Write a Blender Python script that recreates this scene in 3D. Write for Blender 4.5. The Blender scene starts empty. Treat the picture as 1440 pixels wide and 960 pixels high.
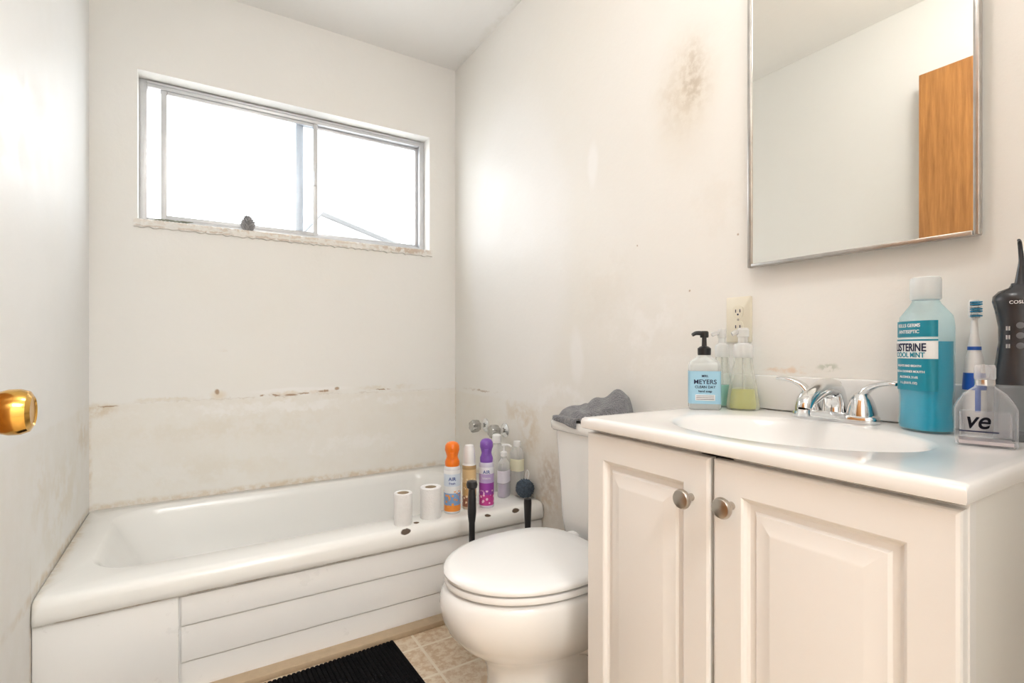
import bpy, bmesh, math, random
from mathutils import Vector, Matrix
random.seed(4)
S = bpy.context.scene
COL = S.collection
pi = math.pi

# ------------------------------------------------------------------ materials
def new_mat(name):
    m = bpy.data.materials.new(name); m.use_nodes = True
    nt = m.node_tree
    return m, nt, nt.nodes['Principled BSDF']

def N(nt, t, **kw):
    n = nt.nodes.new(t)
    for k, v in kw.items(): setattr(n, k, v)
    return n

def math_n(nt, op, a, b=None, clamp=False):
    n = N(nt, 'ShaderNodeMath', operation=op); n.use_clamp = clamp
    for i, v in enumerate((a, b)):
        if v is None: continue
        if isinstance(v, (int, float)): n.inputs[i].default_value = v
        else: nt.links.new(v, n.inputs[i])
    return n.outputs[0]

def maprange(nt, v, a, b, c=0.0, d=1.0, smooth=True):
    n = N(nt, 'ShaderNodeMapRange')
    n.interpolation_type = 'SMOOTHSTEP' if smooth else 'LINEAR'
    nt.links.new(v, n.inputs[0])
    for i, x in zip((1, 2, 3, 4), (a, b, c, d)): n.inputs[i].default_value = x
    return n.outputs[0]

def mixc(nt, fac, a, b):
    n = N(nt, 'ShaderNodeMix', data_type='RGBA')
    if isinstance(fac, (int, float)): n.inputs[0].default_value = fac
    else: nt.links.new(fac, n.inputs[0])
    for i, v in ((6, a), (7, b)):
        if isinstance(v, tuple): n.inputs[i].default_value = (*v[:3], 1)
        else: nt.links.new(v, n.inputs[i])
    return n.outputs[2]

def noise(nt, scale, vec=None, detail=4, rough=0.5):
    n = N(nt, 'ShaderNodeTexNoise')
    n.inputs['Scale'].default_value = scale
    n.inputs['Detail'].default_value = detail
    n.inputs['Roughness'].default_value = rough
    if vec is not None: nt.links.new(vec, n.inputs['Vector'])
    return n

def mat(name, col, rough=0.5, metal=0.0, var=0.04, nscale=20, bump=0.0, bscale=60, spec=0.5, coat=0.0, sheen=0.0):
    m, nt, p = new_mat(name)
    tc = N(nt, 'ShaderNodeTexCoord')
    n = noise(nt, nscale, tc.outputs['Object'])
    c2 = tuple(max(0, c * (1 - var * 2)) for c in col)
    nt.links.new(mixc(nt, n.outputs['Fac'], col, c2), p.inputs['Base Color'])
    p.inputs['Roughness'].default_value = rough
    p.inputs['Metallic'].default_value = metal
    p.inputs['Specular IOR Level'].default_value = spec
    p.inputs['Coat Weight'].default_value = coat
    p.inputs['Sheen Weight'].default_value = sheen
    if bump > 0:
        b = N(nt, 'ShaderNodeBump'); b.inputs['Strength'].default_value = bump
        b.inputs['Distance'].default_value = 0.01
        n2 = noise(nt, bscale, tc.outputs['Object'])
        nt.links.new(n2.outputs['Fac'], b.inputs['Height'])
        nt.links.new(b.outputs[0], p.inputs['Normal'])
    return m

def clear_mat(name, tint, opacity=0.15, body=None, rough=0.08):
    """thin clear plastic / glass: transparent tint mixed with glossy body"""
    m, nt, p = new_mat(name)
    out = nt.nodes['Material Output']
    tc = N(nt, 'ShaderNodeTexCoord')
    n = noise(nt, 8, tc.outputs['Object'])
    body = body or tint
    nt.links.new(mixc(nt, n.outputs['Fac'], body, tuple(c * .93 for c in body)), p.inputs['Base Color'])
    p.inputs['Roughness'].default_value = rough
    tr = N(nt, 'ShaderNodeBsdfTransparent'); tr.inputs[0].default_value = (*tint, 1)
    lw = N(nt, 'ShaderNodeLayerWeight'); lw.inputs[0].default_value = 0.35
    f = maprange(nt, lw.outputs['Facing'], 0.0, 1.0, opacity, min(1, opacity + .55), smooth=False)
    mx = N(nt, 'ShaderNodeMixShader')
    nt.links.new(f, mx.inputs[0]); nt.links.new(tr.outputs[0], mx.inputs[1]); nt.links.new(p.outputs[0], mx.inputs[2])
    nt.links.new(mx.outputs[0], out.inputs[0])
    return m

def stain_mat(name, base, rough, stains, low=None, bump=0.15, blot=(0.85, 0.82, 0.74), blot_amt=0.25, rough_var=0.1, spec=.5):
    """painted plaster. stains: (center, radii, colour, strength, distort, softness, breakup mode)"""
    m, nt, p = new_mat(name)
    geo = N(nt, 'ShaderNodeNewGeometry')
    P = geo.outputs['Position']
    n1 = noise(nt, 1.7, P, 5, .6)
    col = mixc(nt, maprange(nt, n1.outputs['Fac'], .45, .72, 0, blot_amt), base, blot)
    n2 = noise(nt, 9, P, 6, .65)
    nb = noise(nt, 38, P, 4, .6)
    if low:
        zc, lowc, amt = low
        sep = N(nt, 'ShaderNodeSeparateXYZ'); nt.links.new(P, sep.inputs[0])
        nn = noise(nt, 6, P, 4)
        z = math_n(nt, 'ADD', sep.outputs[2], math_n(nt, 'MULTIPLY', nn.outputs['Fac'], .03))
        k = maprange(nt, z, zc + .022, zc + .008, 0, 1)
        k = math_n(nt, 'MULTIPLY', k, maprange(nt, n2.outputs['Fac'], .3, .7, amt * .45, amt))
        col = mixc(nt, k, col, lowc)
    for (c, r, sc, st, dist, soft, brk) in stains:
        ns = n2 if brk < 2 else nb
        sub = N(nt, 'ShaderNodeVectorMath', operation='SUBTRACT'); nt.links.new(ns.outputs['Color'], sub.inputs[0]); sub.inputs[1].default_value = (.5, .5, .5)
        sca = N(nt, 'ShaderNodeVectorMath', operation='SCALE'); nt.links.new(sub.outputs[0], sca.inputs[0]); sca.inputs['Scale'].default_value = dist
        add = N(nt, 'ShaderNodeVectorMath', operation='ADD'); nt.links.new(P, add.inputs[0]); nt.links.new(sca.outputs[0], add.inputs[1])
        s2 = N(nt, 'ShaderNodeVectorMath', operation='SUBTRACT'); nt.links.new(add.outputs[0], s2.inputs[0]); s2.inputs[1].default_value = c
        dv = N(nt, 'ShaderNodeVectorMath', operation='DIVIDE'); nt.links.new(s2.outputs[0], dv.inputs[0]); dv.inputs[1].default_value = r
        ln = N(nt, 'ShaderNodeVectorMath', operation='LENGTH'); nt.links.new(dv.outputs[0], ln.inputs[0])
        k = maprange(nt, ln.outputs['Value'], 1.0, 1.0 - soft, 0, st)
        if brk == 1: k = math_n(nt, 'MULTIPLY', k, maprange(nt, nb.outputs['Fac'], .35, .62, .15, 1))
        if brk == 2: k = math_n(nt, 'MULTIPLY', k, maprange(nt, nb.outputs['Fac'], .44, .52, 0, 1))
        if brk == 3: k = math_n(nt, 'MULTIPLY', k, maprange(nt, n2.outputs['Fac'], .42, .58, 0, 1))
        col = mixc(nt, k, col, sc)
    nt.links.new(col, p.inputs['Base Color'])
    p.inputs['Specular IOR Level'].default_value = spec
    nt.links.new(maprange(nt, n2.outputs['Fac'], .3, .7, rough - rough_var, rough + rough_var), p.inputs['Roughness'])
    if bump > 0:
        b = N(nt, 'ShaderNodeBump'); b.inputs['Strength'].default_value = bump; b.inputs['Distance'].default_value = .01
        hh = math_n(nt, 'ADD', n2.outputs['Fac'], math_n(nt, 'MULTIPLY', nb.outputs['Fac'], .25))
        nt.links.new(hh, b.inputs['Height']); nt.links.new(b.outputs[0], p.inputs['Normal'])
    return m

# ------------------------------------------------------------------ mesh helpers
def sharp(bm, ang=32):
    for f in bm.faces: f.smooth = True
    for e in bm.edges:
        if len(e.link_faces) == 2:
            try:
                if e.calc_face_angle() > math.radians(ang): e.smooth = False
            except ValueError: pass

def finish(bm, name, m, parent=None, loc=(0, 0, 0), rot=(0, 0, 0), ang=32):
    bmesh.ops.recalc_face_normals(bm, faces=bm.faces[:])
    sharp(bm, ang)
    me = bpy.data.meshes.new(name); bm.to_mesh(me); bm.free()
    ob = bpy.data.objects.new(name, me); COL.objects.link(ob)
    if m: me.materials.append(m)
    ob.location = loc; ob.rotation_euler = rot
    if parent: ob.parent = parent
    return ob

def empty(name, loc=(0, 0, 0), rz=0.0, sc=1.0):
    o = bpy.data.objects.new(name, None); COL.objects.link(o)
    o.empty_display_size = .05; o.location = loc; o.rotation_euler = (0, 0, rz); o.scale = (sc, sc, sc)
    return o

def add_box(bm, x0, x1, y0, y1, z0, z1, bevel=0.0, seg=2):
    r = bmesh.ops.create_cube(bm, size=1)
    vs = r['verts']
    for v in vs:
        v.co = Vector(((x0 + x1) / 2 + v.co.x * (x1 - x0), (y0 + y1) / 2 + v.co.y * (y1 - y0), (z0 + z1) / 2 + v.co.z * (z1 - z0)))
    if bevel:
        es = set(e for v in vs for e in v.link_edges)
        bmesh.ops.bevel(bm, geom=list(es), offset=bevel, segments=seg, affect='EDGES', profile=.5)

def box(name, x0, x1, y0, y1, z0, z1, m, parent=None, bevel=0.0, seg=2):
    bm = bmesh.new(); add_box(bm, x0, x1, y0, y1, z0, z1, bevel, seg)
    return finish(bm, name, m, parent)

def loft(name, rings, m, parent=None, cap0=True, cap1=True, loc=(0, 0, 0), rot=(0, 0, 0), closed=True, ang=32):
    bm = bmesh.new(); L = []
    for r in rings: L.append([bm.verts.new(p) for p in r])
    n = len(rings[0])
    for a, b in zip(L, L[1:]):
        for i in range(n if closed else n - 1):
            j = (i + 1) % n
            bm.faces.new((a[i], a[j], b[j], b[i]))
    if cap0 and closed: bm.faces.new(L[0][::-1])
    if cap1 and closed: bm.faces.new(L[-1])
    return finish(bm, name, m, parent, loc, rot, ang)

def circ(rx, ry, z, n=40, cx=0, cy=0, p=2.0):
    out = []
    for i in range(n):
        t = 2 * pi * i / n; c, s = math.cos(t), math.sin(t)
        out.append((cx + rx * math.copysign(abs(c) ** (2 / p), c), cy + ry * math.copysign(abs(s) ** (2 / p), s), z))
    return out

def lathe(name, prof, m, parent=None, loc=(0, 0, 0), rot=(0, 0, 0), n=40, sy=1.0, p=2.0, ang=32):
    prof = [(max(r, .0004), z) for r, z in prof]
    return loft(name, [circ(r, r * sy, z, n, p=p) for r, z in prof], m, parent, loc=loc, rot=rot, ang=ang)

def rrect(x0, x1, y0, y1, r, z, k=8):
    pts = []
    for (cx, cy, a0) in ((x1 - r, y1 - r, 0), (x0 + r, y1 - r, pi / 2), (x0 + r, y0 + r, pi), (x1 - r, y0 + r, 1.5 * pi)):
        for i in range(k + 1):
            a = a0 + (pi / 2) * i / k
            pts.append((cx + r * math.cos(a), cy + r * math.sin(a), z))
    return pts

def tube(name, pts, radii, m, parent=None, loc=(0, 0, 0), rot=(0, 0, 0), n=14, sub=6, flat=1.0):
    """smooth swept tube through pts (Catmull-Rom)"""
    P = [Vector(p) for p in pts]; R = radii if isinstance(radii, (list, tuple)) else [radii] * len(P)
    Q, RR = [], []
    for i in range(len(P) - 1):
        p0 = P[max(0, i - 1)]; p1 = P[i]; p2 = P[i + 1]; p3 = P[min(len(P) - 1, i + 2)]
        for s in range(sub):
            t = s / sub
            Q.append(.5 * ((2 * p1) + (p2 - p0) * t + (2 * p0 - 5 * p1 + 4 * p2 - p3) * t * t + (3 * p1 - p0 - 3 * p2 + p3) * t ** 3))
            RR.append(R[i] * (1 - t) + R[i + 1] * t)
    Q.append(P[-1]); RR.append(R[-1])
    rings = []; up = Vector((0, 0, 1)); prev = None
    for i, q in enumerate(Q):
        d = (Q[min(i + 1, len(Q) - 1)] - Q[max(i - 1, 0)]).normalized()
        if prev is None:
            a = d.cross(up)
            if a.length < .1: a = d.cross(Vector((1, 0, 0)))
        else:
            a = prev - d * prev.dot(d)
        a.normalize(); b = d.cross(a).normalized(); prev = a
        rings.append([tuple(q + a * RR[i] * math.cos(2 * pi * k / n) + b * RR[i] * flat * math.sin(2 * pi * k / n)) for k in range(n)])
    return loft(name, rings, m, parent, loc=loc, rot=rot, ang=60)

def text(name, body, size, m, parent, loc, rot=(pi / 2, 0, 0), sx=1.0, shear=0.0, off=.012, wrap=None):
    c = bpy.data.curves.new(name, 'FONT'); c.body = body; c.size = size
    c.align_x = 'CENTER'; c.align_y = 'CENTER'; c.extrude = .0002; c.offset = size * off; c.shear = shear
    o = bpy.data.objects.new(name, c); COL.objects.link(o); c.materials.append(m)
    if wrap:   # print text on a curved bottle surface: y = wrap(x)
        bpy.context.view_layer.update()
        dg = bpy.context.evaluated_depsgraph_get()
        me = bpy.data.meshes.new_from_object(o.evaluated_get(dg))
        bm = bmesh.new(); bm.from_mesh(me)
        bmesh.ops.subdivide_edges(bm, edges=[e for e in bm.edges if e.calc_length() > .004], cuts=2)
        for v in bm.verts:
            x = loc[0] + v.co.x * sx
            v.co = Vector((x, wrap(x) - v.co.z, loc[2] + v.co.y))
        bm.to_mesh(me); bm.free()
        bpy.data.objects.remove(o)
        o = bpy.data.objects.new(name, me); COL.objects.link(o)
        if not me.materials: me.materials.append(m)
        o.parent = parent
        return o
    o.parent = parent; o.location = loc; o.rotation_euler = rot; o.scale = (sx, 1, 1)
    return o

# ------------------------------------------------------------------ room constants
XL, XR, YB, YF, ZC = -.336, 1.184, 2.468, -.06, 2.44
brown = (.40, .27, .17); tan = (.66, .54, .38); ltan = (.77, .71, .60)
plaster = (.91, .90, .88)

back_chips = [((x, YB, z), (a, .3, b), brown, .9, .016, .6, 2 if i % 3 else 0) for i, (x, z, a, b) in enumerate([
    (.083, .776, .012, .015), (.255, .750, .014, .005), (.30, .749, .035, .007), (.37, .746, .035, .006), (.44, .752, .055, .005), (.515, .760, .04, .007), (.570, .768, .014, .010), (.79, .755, .05, .004), (-.28, .735, .04, .004)])]
m_back = stain_mat('wall_paint_back', (.87, .86, .83), .5, [
    ((.425, YB, .352), (2.0, .3, .024), tan, .7, .03, .9, 1),
    ((-.31, YB, .72), (.08, .3, .045), tan, .65, .06, .8, 1),
    ((-.336, YB, .55), (.012, .3, .25), tan, .65, .03, .9, 1),
    ((.4, YB, .70), (.8, .3, .035), plaster, .8, .10, .6, 3),
    ((.15, YB, .62), (.6, .3, .06), ltan, .35, .12, .9, 3),
    ((.0, YB, .45), (.5, .3, .08), ltan, .30, .12, .9, 3),
    ((.6, YB, .50), (.5, .3, .06), plaster, .6, .12, .8, 3),
    ((.425, YB, .744), (1.2, .3, .005), (.66, .60, .52), .55, .035, .9, 3),
    ((.42, YB, .768), (.26, .3, .016), plaster, .9, .03, .5, 0),
    ((.42, YB, .756), (.22, .3, .014), (.76, .66, .53), .7, .03, .8, 3),
    ((.09, YB, .765), (.04, .3, .026), (.78, .68, .54), .7, .03, .8, 0),
    ((-.1, YB, .752), (.16, .3, .012), ltan, .7, .04, .8, 3),
    ((.80, YB, .765), (.20, .3, .018), ltan, .6, .04, .8, 3),
    ((.1, YB, .95), (.03, .3, .01), (.77, .72, .65), .6, .03, .8, 1),
] + back_chips, low=(.742, (.835, .80, .73), .75), bump=.2, spec=.35)
m_right = stain_mat('wall_paint_right', (.85, .832, .79), .40, [
    ((XR, .965, 1.67), (.3, .16, .28), (.74, .67, .56), .60, .06, 1, 0),
    ((XR, .96, 1.70), (.3, .12, .19), (.58, .50, .39), .55, .12, 1, 1),
    ((XR, .945, 1.71), (.3, .06, .12), (.46, .38, .29), .45, .12, 1, 1),
    ((XR, 1.36, 1.60), (.3, .035, .10), plaster, .7, .03, .6, 0),
    ((XR, 1.45, .93), (.3, .05, .14), plaster, .7, .06, .6, 0),
    ((XR, 1.15, 1.0), (.3, .25, .16), plaster, .6, .15, .6, 3),
    ((XR, 1.9, 1.35), (.3, .45, .85), (.885, .875, .855), .7, .12, .3, 0),
    ((XR, 1.55, .72), (.3, .20, .12), plaster, .7, .10, .4, 3),
    ((XR, 1.76, .60), (.3, .10, .13), tan, .65, .08, .9, 3),
    ((XR, 1.85, .68), (.3, .22, .06), tan, .45, .08, .9, 3),
    ((XR, 1.62, .42), (.3, .12, .20), (.54, .43, .31), .65, .08, .9, 1),
    ((XR, 1.3, 1.15), (.3, .20, .25), (.80, .76, .69), .35, .15, .8, 3),
    ((XR, .85, 1.35), (.3, .12, .12), (.80, .76, .69), .35, .15, .8, 3),
    ((XR, 2.0, .352), (.3, .7, .022), tan, .7, .03, .8, 1),
    ((XR, 2.2, .752), (.3, .22, .007), brown, .65, .03, .8, 3),
    ((XR, YB, .6), (.3, .014, .42), tan, .6, .03, .9, 1),
    ((XR, .66, .905), (.3, .08, .010), (.76, .52, .34), .7, .02, .6, 3),
    ((XR, .58, .914), (.3, .03, .011), (.50, .53, .44), .7, .02, .6, 2),
    ((XR, .80, 1.25), (.3, .004, .004), brown, .7, .01, .6, 0),
    ((XR, .95, 1.12), (.3, .004, .004), brown, .7, .01, .6, 0),
    ((XR, 1.15, 1.28), (.3, .004, .004), brown, .7, .01, .6, 0),
], low=(.73, (.81, .765, .68), .65), bump=.16, rough_var=.10, blot_amt=.3, spec=.20)
m_left = stain_mat('wall_paint_left', (.88, .88, .868), .5, [
    ((XL, 2.35, .66), (.3, .18, .14), tan, .40, .12, .9, 3),
    ((XL, 2.0, .50), (.3, .38, .18), ltan, .50, .15, .9, 3),
    ((XL, 1.75, .60), (.3, .12, .12), ltan, .40, .10, .9, 3),
    ((XL, 2.05, .352), (.3, .8, .024), tan, .65, .03, .8, 1),
    ((XL, 1.66, .2), (.3, .010, .3), (.60, .48, .34), .6, .03, .8, 1),
], low=(.742, (.84, .815, .76), .55), bump=.12, blot_amt=.15, spec=.3)
m_ceil = stain_mat('ceiling_paint', (.93, .925, .91), .7, [
    ((XR, 1.7, ZC), (.05, 1.2, .3), (.83, .81, .76), .5, .06, .7, 3)], bump=.2, blot_amt=.1)
m_front = stain_mat('wall_paint_front', (.88, .87, .845), .5, [], bump=.1)

# vinyl floor
m_floor, nt, p = new_mat('vinyl_floor')
geo = N(nt, 'ShaderNodeNewGeometry')
br = N(nt, 'ShaderNodeTexBrick'); br.offset = 0
br.inputs['Scale'].default_value = 6.5; br.inputs['Brick Width'].default_value = 1; br.inputs['Row Height'].default_value = 1
br.inputs['Mortar Size'].default_value = .03
br.inputs['Color1'].default_value = (.66, .50, .34, 1); br.inputs['Color2'].default_value = (.62, .45, .29, 1); br.inputs['Mortar'].default_value = (.84, .75, .61, 1)
nt.links.new(geo.outputs['Position'], br.inputs['Vector'])
nz = noise(nt, 40, geo.outputs['Position'], 5, .7)
nt.links.new(mixc(nt, maprange(nt, nz.outputs['Fac'], .42, .58, 0, .7), br.outputs['Color'], (.83, .73, .58)), p.inputs['Base Color'])
p.inputs['Roughness'].default_value = .35

# ------------------------------------------------------------------ room shell
T = .14
bm = bmesh.new()
WX0, WX1, WZ0, WZ1 = -.189, 1.037, 1.465, 2.052
add_box(bm, XL - T, WX0, YB, YB + T, -.02, ZC + .02)
add_box(bm, WX1, XR + T, YB, YB + T, -.02, ZC + .02)
add_box(bm, WX0, WX1, YB, YB + T, -.02, WZ0)
add_box(bm, WX0, WX1, YB, YB + T, WZ1, ZC + .02)
finish(bm, 'wall_back', m_back)
box('wall_right', XR, XR + T, YF, YB, -.02, ZC + .02, m_right)
box('wall_left', XL - T, XL, YF, YB, -.02, ZC + .02, m_left)
bm = bmesh.new()   # front wall with doorway (behind the camera)
add_box(bm, XL - T, -.28, YF - .1, YF, -.02, ZC + .02)
add_box(bm, .56, XR + T, YF - .1, YF, -.02, ZC + .02)
add_box(bm, -.28, .56, YF - .1, YF, 2.11, ZC + .02)
finish(bm, 'wall_front', m_front)
box('floor', XL - T, XR + T, -1.9, YB + T, -.06, 0, m_floor)
box('ceiling', XL - T, XR + T, -1.9, YB + T, ZC, ZC + .06, m_ceil)
bm = bmesh.new()   # hallway beyond the doorway
add_box(bm, XL - T, XR + T, -1.9, -1.8, 0, ZC)
add_box(bm, XL - T - .1, XL - T, -1.9, YF, 0, ZC)
add_box(bm, XR + T, XR + T + .1, -1.9, YF, 0, ZC)
finish(bm, 'wall_hallway', m_front)
m_tantrim = mat('floor_edge_strip', (.58, .44, .29), .5, var=.15, nscale=30)
box('trim_1', XL, XR, 1.615, 1.668, 0, .018, m_tantrim, bevel=.003)

# ------------------------------------------------------------------ window
m_alu = mat('aluminium_frame', (.70, .71, .73), .38, .35, var=.08, nscale=25)
m_sill = stain_mat('sill_wood', (.85, .835, .80), .6, [
    ((.3, YB, 1.462), (.9, .3, .016), (.66, .54, .42), .65, .05, .9, 2),
    ((.2, YB - .01, 1.44), (.9, .3, .006), (.58, .46, .35), .65, .02, .9, 2),
    ((.9, YB, 1.455), (.2, .3, .025), (.52, .38, .27), .75, .05, .8, 2)], bump=.6)
m_glass = clear_mat('window_glass', (.97, .985, 1.0), .02, (.7, .8, .9), .02)
win = empty('window_1')
FY0, FY1 = YB + .075, YB + .125
fw = .026
bm = bmesh.new()
add_box(bm, WX0, WX0 + fw, FY0, FY1, WZ0, WZ1, .003); add_box(bm, WX1 - fw, WX1, FY0, FY1, WZ0, WZ1, .003)
add_box(bm, WX0 + fw, WX1 - fw, FY0, FY1, WZ0, WZ0 + .026, .003); add_box(bm, WX0 + fw, WX1 - fw, FY0, FY1, WZ1 - .028, WZ1, .003)
add_box(bm, WX0 + fw, WX1 - fw, FY0 - .006, FY0 + .004, WZ0 + .004, WZ0 + .012, .001)
add_box(bm, WX0 + fw, WX1 - fw, FY0 - .006, FY0 + .004, WZ1 - .014, WZ1 - .006, .001)
finish(bm, 'frame', m_alu, win)
def sash(nm, x0, x1, y0, w, wr):
    bm = bmesh.new(); z0, z1 = WZ0 + .026, WZ1 - .028
    add_box(bm, x0, x0 + w, y0, y0 + .014, z0, z1, .002); add_box(bm, x1 - wr, x1, y0, y0 + .014, z0, z1, .002)
    add_box(bm, x0 + w, x1 - wr, y0, y0 + .014, z0, z0 + .018, .002); add_box(bm, x0 + w, x1 - wr, y0, y0 + .014, z1 - .014, z1, .002)
    finish(bm, nm, m_alu, win)
    box(nm + '_glass', x0 + w, x1 - wr, y0 + .006, y0 + .009, z0 + .018, z1 - .014, m_glass, win)
sash('sliding_sash', -.118, .500, FY0 + .006, .022, .020)
sash('fixed_sash', .405, WX1 - fw, FY0 + .028, .034, .014)
box('latch', .482, .494, FY0 - .004, FY0 + .006, 1.73, 1.80, m_alu, win, .002)
# weathered sill board with a chipped, uneven front edge
bm = bmesh.new()
n = 120; A = []
for i in range(n + 1):
    x = WX0 - .012 + (WX1 - WX0 + .024) * i / n
    j1 = .0035 * math.sin(i * 1.7) * math.sin(i * .37) + random.uniform(-.0015, .0015)
    j2 = .005 * max(0, math.sin(i * .23 + 1)) * math.sin(i * 2.1) + random.uniform(-.001, .001)
    A.append([bm.verts.new(c) for c in ((x, YB + .074, WZ0 - .01), (x, YB - .001, WZ0 - .032 + j1), (x, YB - .009, WZ0 - .030 + j1), (x, YB - .013 + j2 * .5, WZ0 - .014), (x, YB - .011 + abs(j2), WZ0 - .001 + j2 * .3), (x, YB + .002, WZ0 + .002), (x, YB + .074, WZ0 + .002))])
for a, b in zip(A, A[1:]):
    for k in range(7): bm.faces.new((a[k], a[(k + 1) % 7], b[(k + 1) % 7], b[k]))
bm.faces.new(A[0]); bm.faces.new(A[-1][::-1])
finish(bm, 'sill', m_sill, win)

# pine cone on the sill
m_cone = mat('pine_cone_scales', (.58, .57, .58), .6, var=.4, nscale=60)
pc = empty('pine_cone', (.197, YB + .012, WZ0 + .0025), 0, 1.0)
bm = bmesh.new()
for k in range(90):
    t = k / 89; z = .004 + .058 * t; r = .023 * math.sin(pi * (0.2 + .78 * t)) + .002; a = k * 2.39996
    M = Matrix.Translation((r * math.cos(a), r * math.sin(a), z)) @ Matrix.Rotation(a, 4, 'Z') @ Matrix.Rotation(-.5, 4, 'Y')
    bmesh.ops.create_cone(bm, cap_ends=True, segments=5, radius1=.0065, radius2=.001, depth=.016, matrix=M @ Matrix.Rotation(pi / 2, 4, 'Y'))
bmesh.ops.create_uvsphere(bm, u_segments=12, v_segments=8, radius=.017, matrix=Matrix.Translation((0, 0, .028)) @ Matrix.Diagonal((1, 1, 1.3, 1)))
finish(bm, 'scales', m_cone, pc, ang=20)
# dried sprig on sill
m_sprig = mat('dried_sprig', (.40, .42, .34), .8, var=.3)
sp = empty('dried_sprig', (-.085, YB + .02, WZ0 + .0055))
for k in range(9):
    a = random.uniform(-.5, .5); x = k * .013 - .05
    tube('stem', [(x, 0, 0), (x + .012, .01 * a, .006), (x + .028, .03 * a, .003 + .004 * random.random())], [.0025, .003, .0008], m_sprig, sp, n=6, sub=3)

# ------------------------------------------------------------------ outside
m_house = mat('house_siding', (.50, .49, .475), .8, var=.02)
m_roof = mat('roof_shingles', (.24, .24, .24), .9, var=.2)
bm = bmesh.new()
pr = [(1.62, -.3), (1.62, 2.95), (5.6, 1.77), (5.6, -.3)]
a = [bm.verts.new((x, 8.0, z)) for x, z in pr]; b = [bm.verts.new((x, 12.0, z)) for x, z in pr]
bm.faces.new(a); bm.faces.new(b[::-1])
for i in range(4): bm.faces.new((a[i], a[(i + 1) % 4], b[(i + 1) % 4], b[i]))
hs = empty('neighboring_house'); finish(bm, 'walls', m_house, hs)
bm = bmesh.new()
q = [(1.60, 2.962), (5.8, 1.714), (5.8, 1.74), (1.60, 2.988)]
a = [bm.verts.new((x, 7.8, z)) for x, z in q]; b = [bm.verts.new((x, 12.2, z)) for x, z in q]
bm.faces.new(a); bm.faces.new(b[::-1])
for i in range(4): bm.faces.new((a[i], a[(i + 1) % 4], b[(i + 1) % 4], b[i]))
finish(bm, 'roof', m_roof, hs)
box('yard_ground', -10, 12, 2.7, 20, -.4, -.3, mat('ground_bounce_tone', (.72, .71, .68), .9, var=.08))  # unseen yard, tone raised to bounce daylight up onto the ceiling

# ------------------------------------------------------------------ bathtub
m_tub = stain_mat('tub_enamel', (.87, .865, .835), .22, [
    ((.61, 1.655, .333), (.02, .05, .009), (.10, .07, .05), 1, .02, .3, 0),
    ((.66, 1.69, .346), (.012, .012, .03), (.15, .09, .05), 1, .02, .3, 0),
    ((.86, 1.665, .340), (.010, .02, .02), (.10, .07, .05), 1, .01, .3, 0),
    ((.93, 1.655, .335), (.014, .05, .006), (.12, .08, .05), 1, .02, .3, 0),
    ((1.05, 1.66, .333), (.02, .05, .009), (.10, .07, .05), 1, .02, .3, 0),
    ((.1, 1.66, .281), (.8, .05, .005), (.42, .31, .20), .8, .006, .6, 3),
    ((XL, 2.0, .345), (.035, .6, .05), tan, .65, .04, .8, 1),
    ((.4, YB, .345), (1, .026, .05), tan, .55, .04, .8, 1),
    ((1.12, 1.95, .345), (.10, .3, .05), (.70, .64, .52), .5, .06, .8, 3),
], bump=0, blot_amt=.12, rough_var=.03)
m_apron = stain_mat('tub_apron_enamel', (.89, .885, .87), .30, [
    ((.4, 1.66, .0), (1.2, .1, .03), (.70, .62, .50), .5, .03, .9, 3),
    ((.4, 1.66, .279), (1.2, .1, .006), (.66, .56, .42), .5, .01, .9, 3)], bump=0, blot_amt=.08, rough_var=.03)
tub = empty('bathtub')
x0, x1, y1 = XL + .001, XR - .001, YB - .001
R = [rrect(x0, x1, 1.672, y1, .004, .278), rrect(x0, x1, 1.656, y1, .006, .280), rrect(x0, x1, 1.650, y1, .010, .287), rrect(x0, x1, 1.648, y1, .012, .300),
     rrect(x0, x1, 1.649, y1, .014, .322), rrect(x0, x1, 1.653, y1, .014, .334), rrect(x0 + .002, x1 - .002, 1.661, y1 - .002, .016, .342), rrect(x0 + .006, x1 - .006, 1.674, y1 - .006, .02, .346),
     rrect(-.252, 1.045, 1.772, 2.405, .13, .345), rrect(-.247, 1.040, 1.777, 2.400, .13, .343), rrect(-.238, 1.034, 1.785, 2.394, .13, .333), rrect(-.225, 1.028, 1.792, 2.388, .13, .31),
     rrect(-.17, 1.012, 1.815, 2.375, .14, .20), rrect(-.11, .995, 1.835, 2.355, .15, .11), rrect(-.06, .975, 1.855, 2.335, .15, .075), rrect(.02, .92, 1.90, 2.29, .15, .06)]
loft('basin', R, m_tub, tub, cap0=False, ang=50)
bm = bmesh.new()
add_box(bm, XL + .001, XR - .001, 1.676, 1.72, 0, .282)
add_box(bm, XL + .001, -.036, 1.664, 1.70, 0, .279, .003)
def slat(z0, z1):   # clap-board shaped relief bands
    x0, x1 = -.030, XR - .001
    yb, yt = 1.660, 1.669
    prof = [(1.69, z0), (yb + .004, z0), (yb + .001, z0 + .002), (yb, z0 + .006), (yt, z1 - .003), (yt + .003, z1), (1.69, z1)]
    A = [bm.verts.new((x0, y, z)) for y, z in prof]; B = [bm.verts.new((x1, y, z)) for y, z in prof]
    for i in range(len(prof)):
        j = (i + 1) % len(prof); bm.faces.new((A[i], A[j], B[j], B[i]))
    bm.faces.new(A[::-1]); bm.faces.new(B)
slat(.194, .274); slat(.094, .1915); slat(.0, .0915)
finish(bm, 'apron', m_apron, tub)
m_chrome = mat('chrome', (.80, .81, .82), .08, 1.0, var=.03)
lathe('drain', [(.001, 0), (.03, 0), (.03, .003), (.02, .005), (.0, .005)], m_chrome, tub, (.88, 2.1, .06))
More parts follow.
